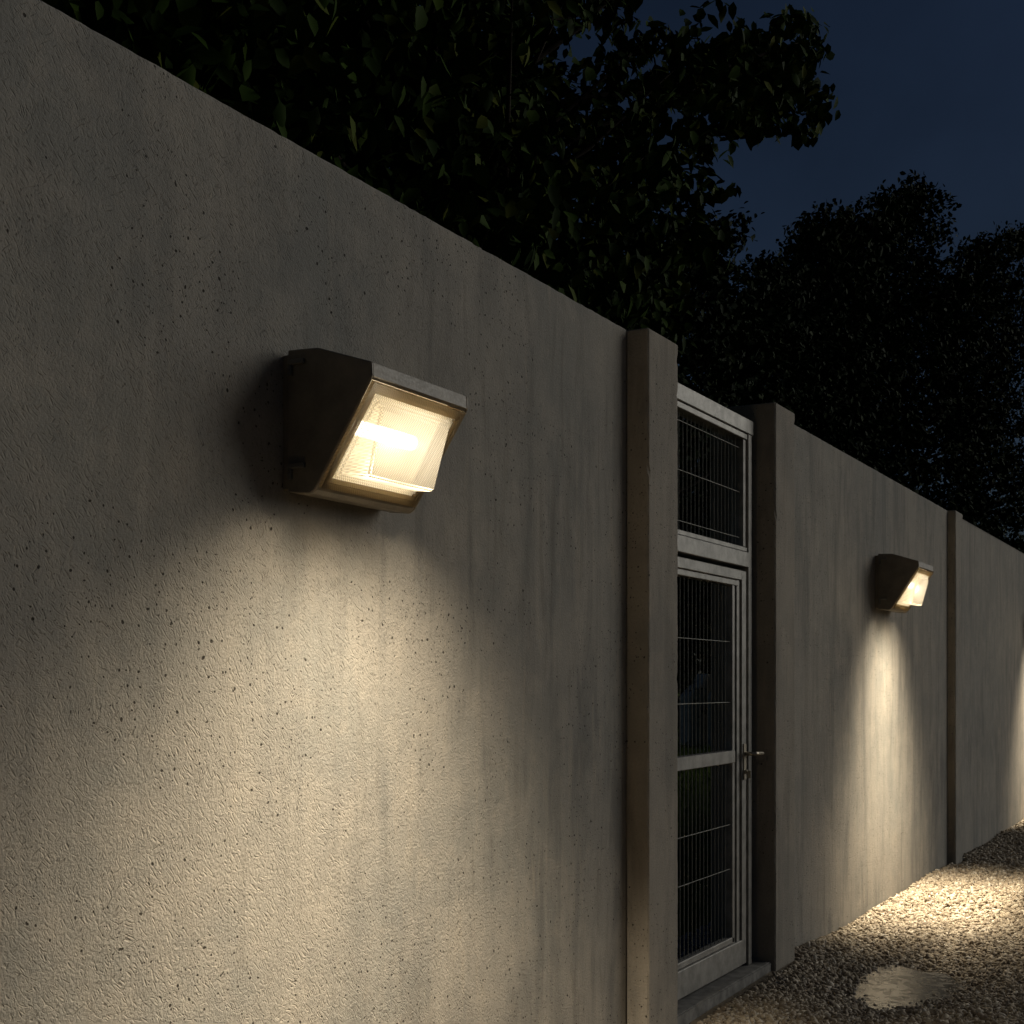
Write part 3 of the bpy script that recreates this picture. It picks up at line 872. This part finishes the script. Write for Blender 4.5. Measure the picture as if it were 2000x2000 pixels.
midp = [(1290, 430), (1350, 415), (1400, 430), (1450, 415), (1440, 500), (1420, 560), (1445, 620), (1440, 700), (1500, 760), (1560, 900), (1000, 900), (1050, 500)]
e3 = sample_ends(1700, ((-5.5, 7.5, 1.2), (-1.2, 13.0, 6.2)), midp)
make_tree('small_tree', 'small-leaved tree between the large broadleaf tree and the distant trees, above the gate', 'tree', (-2.6, 10.0, 0.22), 3.6, e3, 14, 0.075, M['leaf_far'], 0.25, 0.5, GR, 0.1, 26)
fa = [(1400, 620), (1440, 570), (1480, 505), (1530, 520), (1590, 560), (1640, 640), (1660, 1000), (1380, 1000)]
fb = [(1520, 600), (1545, 500), (1560, 470), (1572, 425), (1600, 440), (1640, 408), (1668, 440), (1700, 450), (1708, 362), (1728, 400), (1745, 372), (1762, 385), (1790, 338), (1812, 372), (1836, 375), (1850, 445), (1880, 420), (1908, 396), (1918, 440), (1950, 490), (1985, 470), (2060, 1100), (1540, 1000)]
fc = [(1820, 600), (1880, 500), (1925, 455), (1940, 480), (1962, 450), (1985, 440), (2060, 420), (2200, 500), (2300, 800), (2250, 1300), (1880, 1100)]
far_box = lambda y0, y1: ((-7.0, y0, 0.9), (-2.0, y1, 9.0))
k2 = lambda P: clumpy(P, 3.1, -0.22)
e4 = sample_ends(1500, ((-6.5, 13.0, 0.9), (-2.2, 18.0, 7.5)), fa, keep=k2)
make_tree('distant_tree', 'low rounded tree, nearest of the dark distant trees past the gate', 'tree', (-4.5, 15.8, 0.4), 5.0, e4, 16, 0.085, M['leaf_far'], 0.32, 0.4, GR, 0.13, 24)
e5 = sample_ends(3400, ((-8.0, 17.0, 0.9), (-2.2, 24.0, 10.0)), fb, [(1835, 490, 22, 1), (1740, 420, 10, 1)], keep=k2)
make_tree('distant_tree', 'tallest of the dark distant trees, its jagged top against the night sky', 'tree', (-5.0, 20.5, 0.44), 7.0, e5, 16, 0.10, M['leaf_far'], 0.36, 0.4, GR, 0.18, 34)
e6 = sample_ends(2200, ((-8.0, 20.0, 0.9), (-1.5, 30.0, 11.0)), fc, keep=k2)
make_tree('distant_tree', 'dark distant tree farthest along the wall, cut by the picture edge', 'tree', (-4.5, 25.0, 0.4), 7.0, e6, 16, 0.10, M['leaf_far'], 0.36, 0.4, GR, 0.18, 28)
# the shrubs and pale slabs one sees through the gate
def shrub(x, y, w, h, n, label, leaf=0.07):
    P = rng.normal(0, 0.42, (n, 3)); P = P[np.linalg.norm(P, axis=1) < 1.05]
    P = P * np.array([w, w, h * 0.5]) + np.array([x, y, lawn_z(x) + h * 0.5])
    return make_tree('shrub', label, 'shrub', (x, y, float(lawn_z(x))), h * 0.7, P, 12, leaf, M['shrub'], 0.2, 0.3, 'shrubs on the lawn', 0.035, 12, 0.15)
shrub(-5.9, 20.4, 0.42, 1.15, 130, 'dark leafy shrub growing between the two pale slabs behind the gate')
shrub(-6.6, 20.8, 0.8, 0.5, 120, 'low leafy shrub covering the foot of the pale slabs')
shrub(-9.0, 28.0, 3.0, 6.4, 2600, 'big dark shrub closing the view behind the pale slabs', 0.16)
shrub(-11.5, 30.0, 3.4, 7.0, 2600, 'big dark shrub deep in the garden, behind the hinge side of the gate', 0.16)
shrub(-7.6, 31.0, 3.0, 6.6, 2400, 'big dark shrub deep in the garden, behind the handle side of the gate', 0.16)
def slab(px, w, top, bot_pts, label):
    d = 21.6
    o = CAM + FWD * d + RIGHT * d * (px - 1000) / F
    b = bmesh.new()
    pts = [(-0.5, -0.15), (0.5, -0.15), (0.5, 0.62), (0.36, 1.0), (0.1, 0.93), (-0.12, 0.80), (-0.42, 0.70), (-0.5, 0.60)]
    zg = float(lawn_z(o[0]))
    vs = []
    H = top - zg
    m = MB()
    prof = [(p[0] * w, p[1] * H) for p in bot_pts]
    m.prism(prof, -0.11, 0.11, 0.012, 2)
    ob = m.build('stone_slab', M['slab'])
    ob.location = (o[0], o[1], zg)
    ob.rotation_euler = (0, 0, R(78))
    return tag(ob, label, 'stone slab', 'pale stone slabs in the garden')
slab(1361, 0.72, 1.66, [(-.5, -.1), (.5, -.1), (.5, .80), (.48, .98), (.22, 1.0), (.0, .86), (-.3, .76), (-.5, .68)], 'pale upright stone slab with a sloping broken top, on the hinge side of the gate')
slab(1411, 0.6, 1.76, [(-.5, -.1), (.5, -.1), (.5, 1.0), (.05, .96), (-.2, .78), (-.5, .62)], 'narrow pale stone slab on the handle side, seen through the gate mesh')
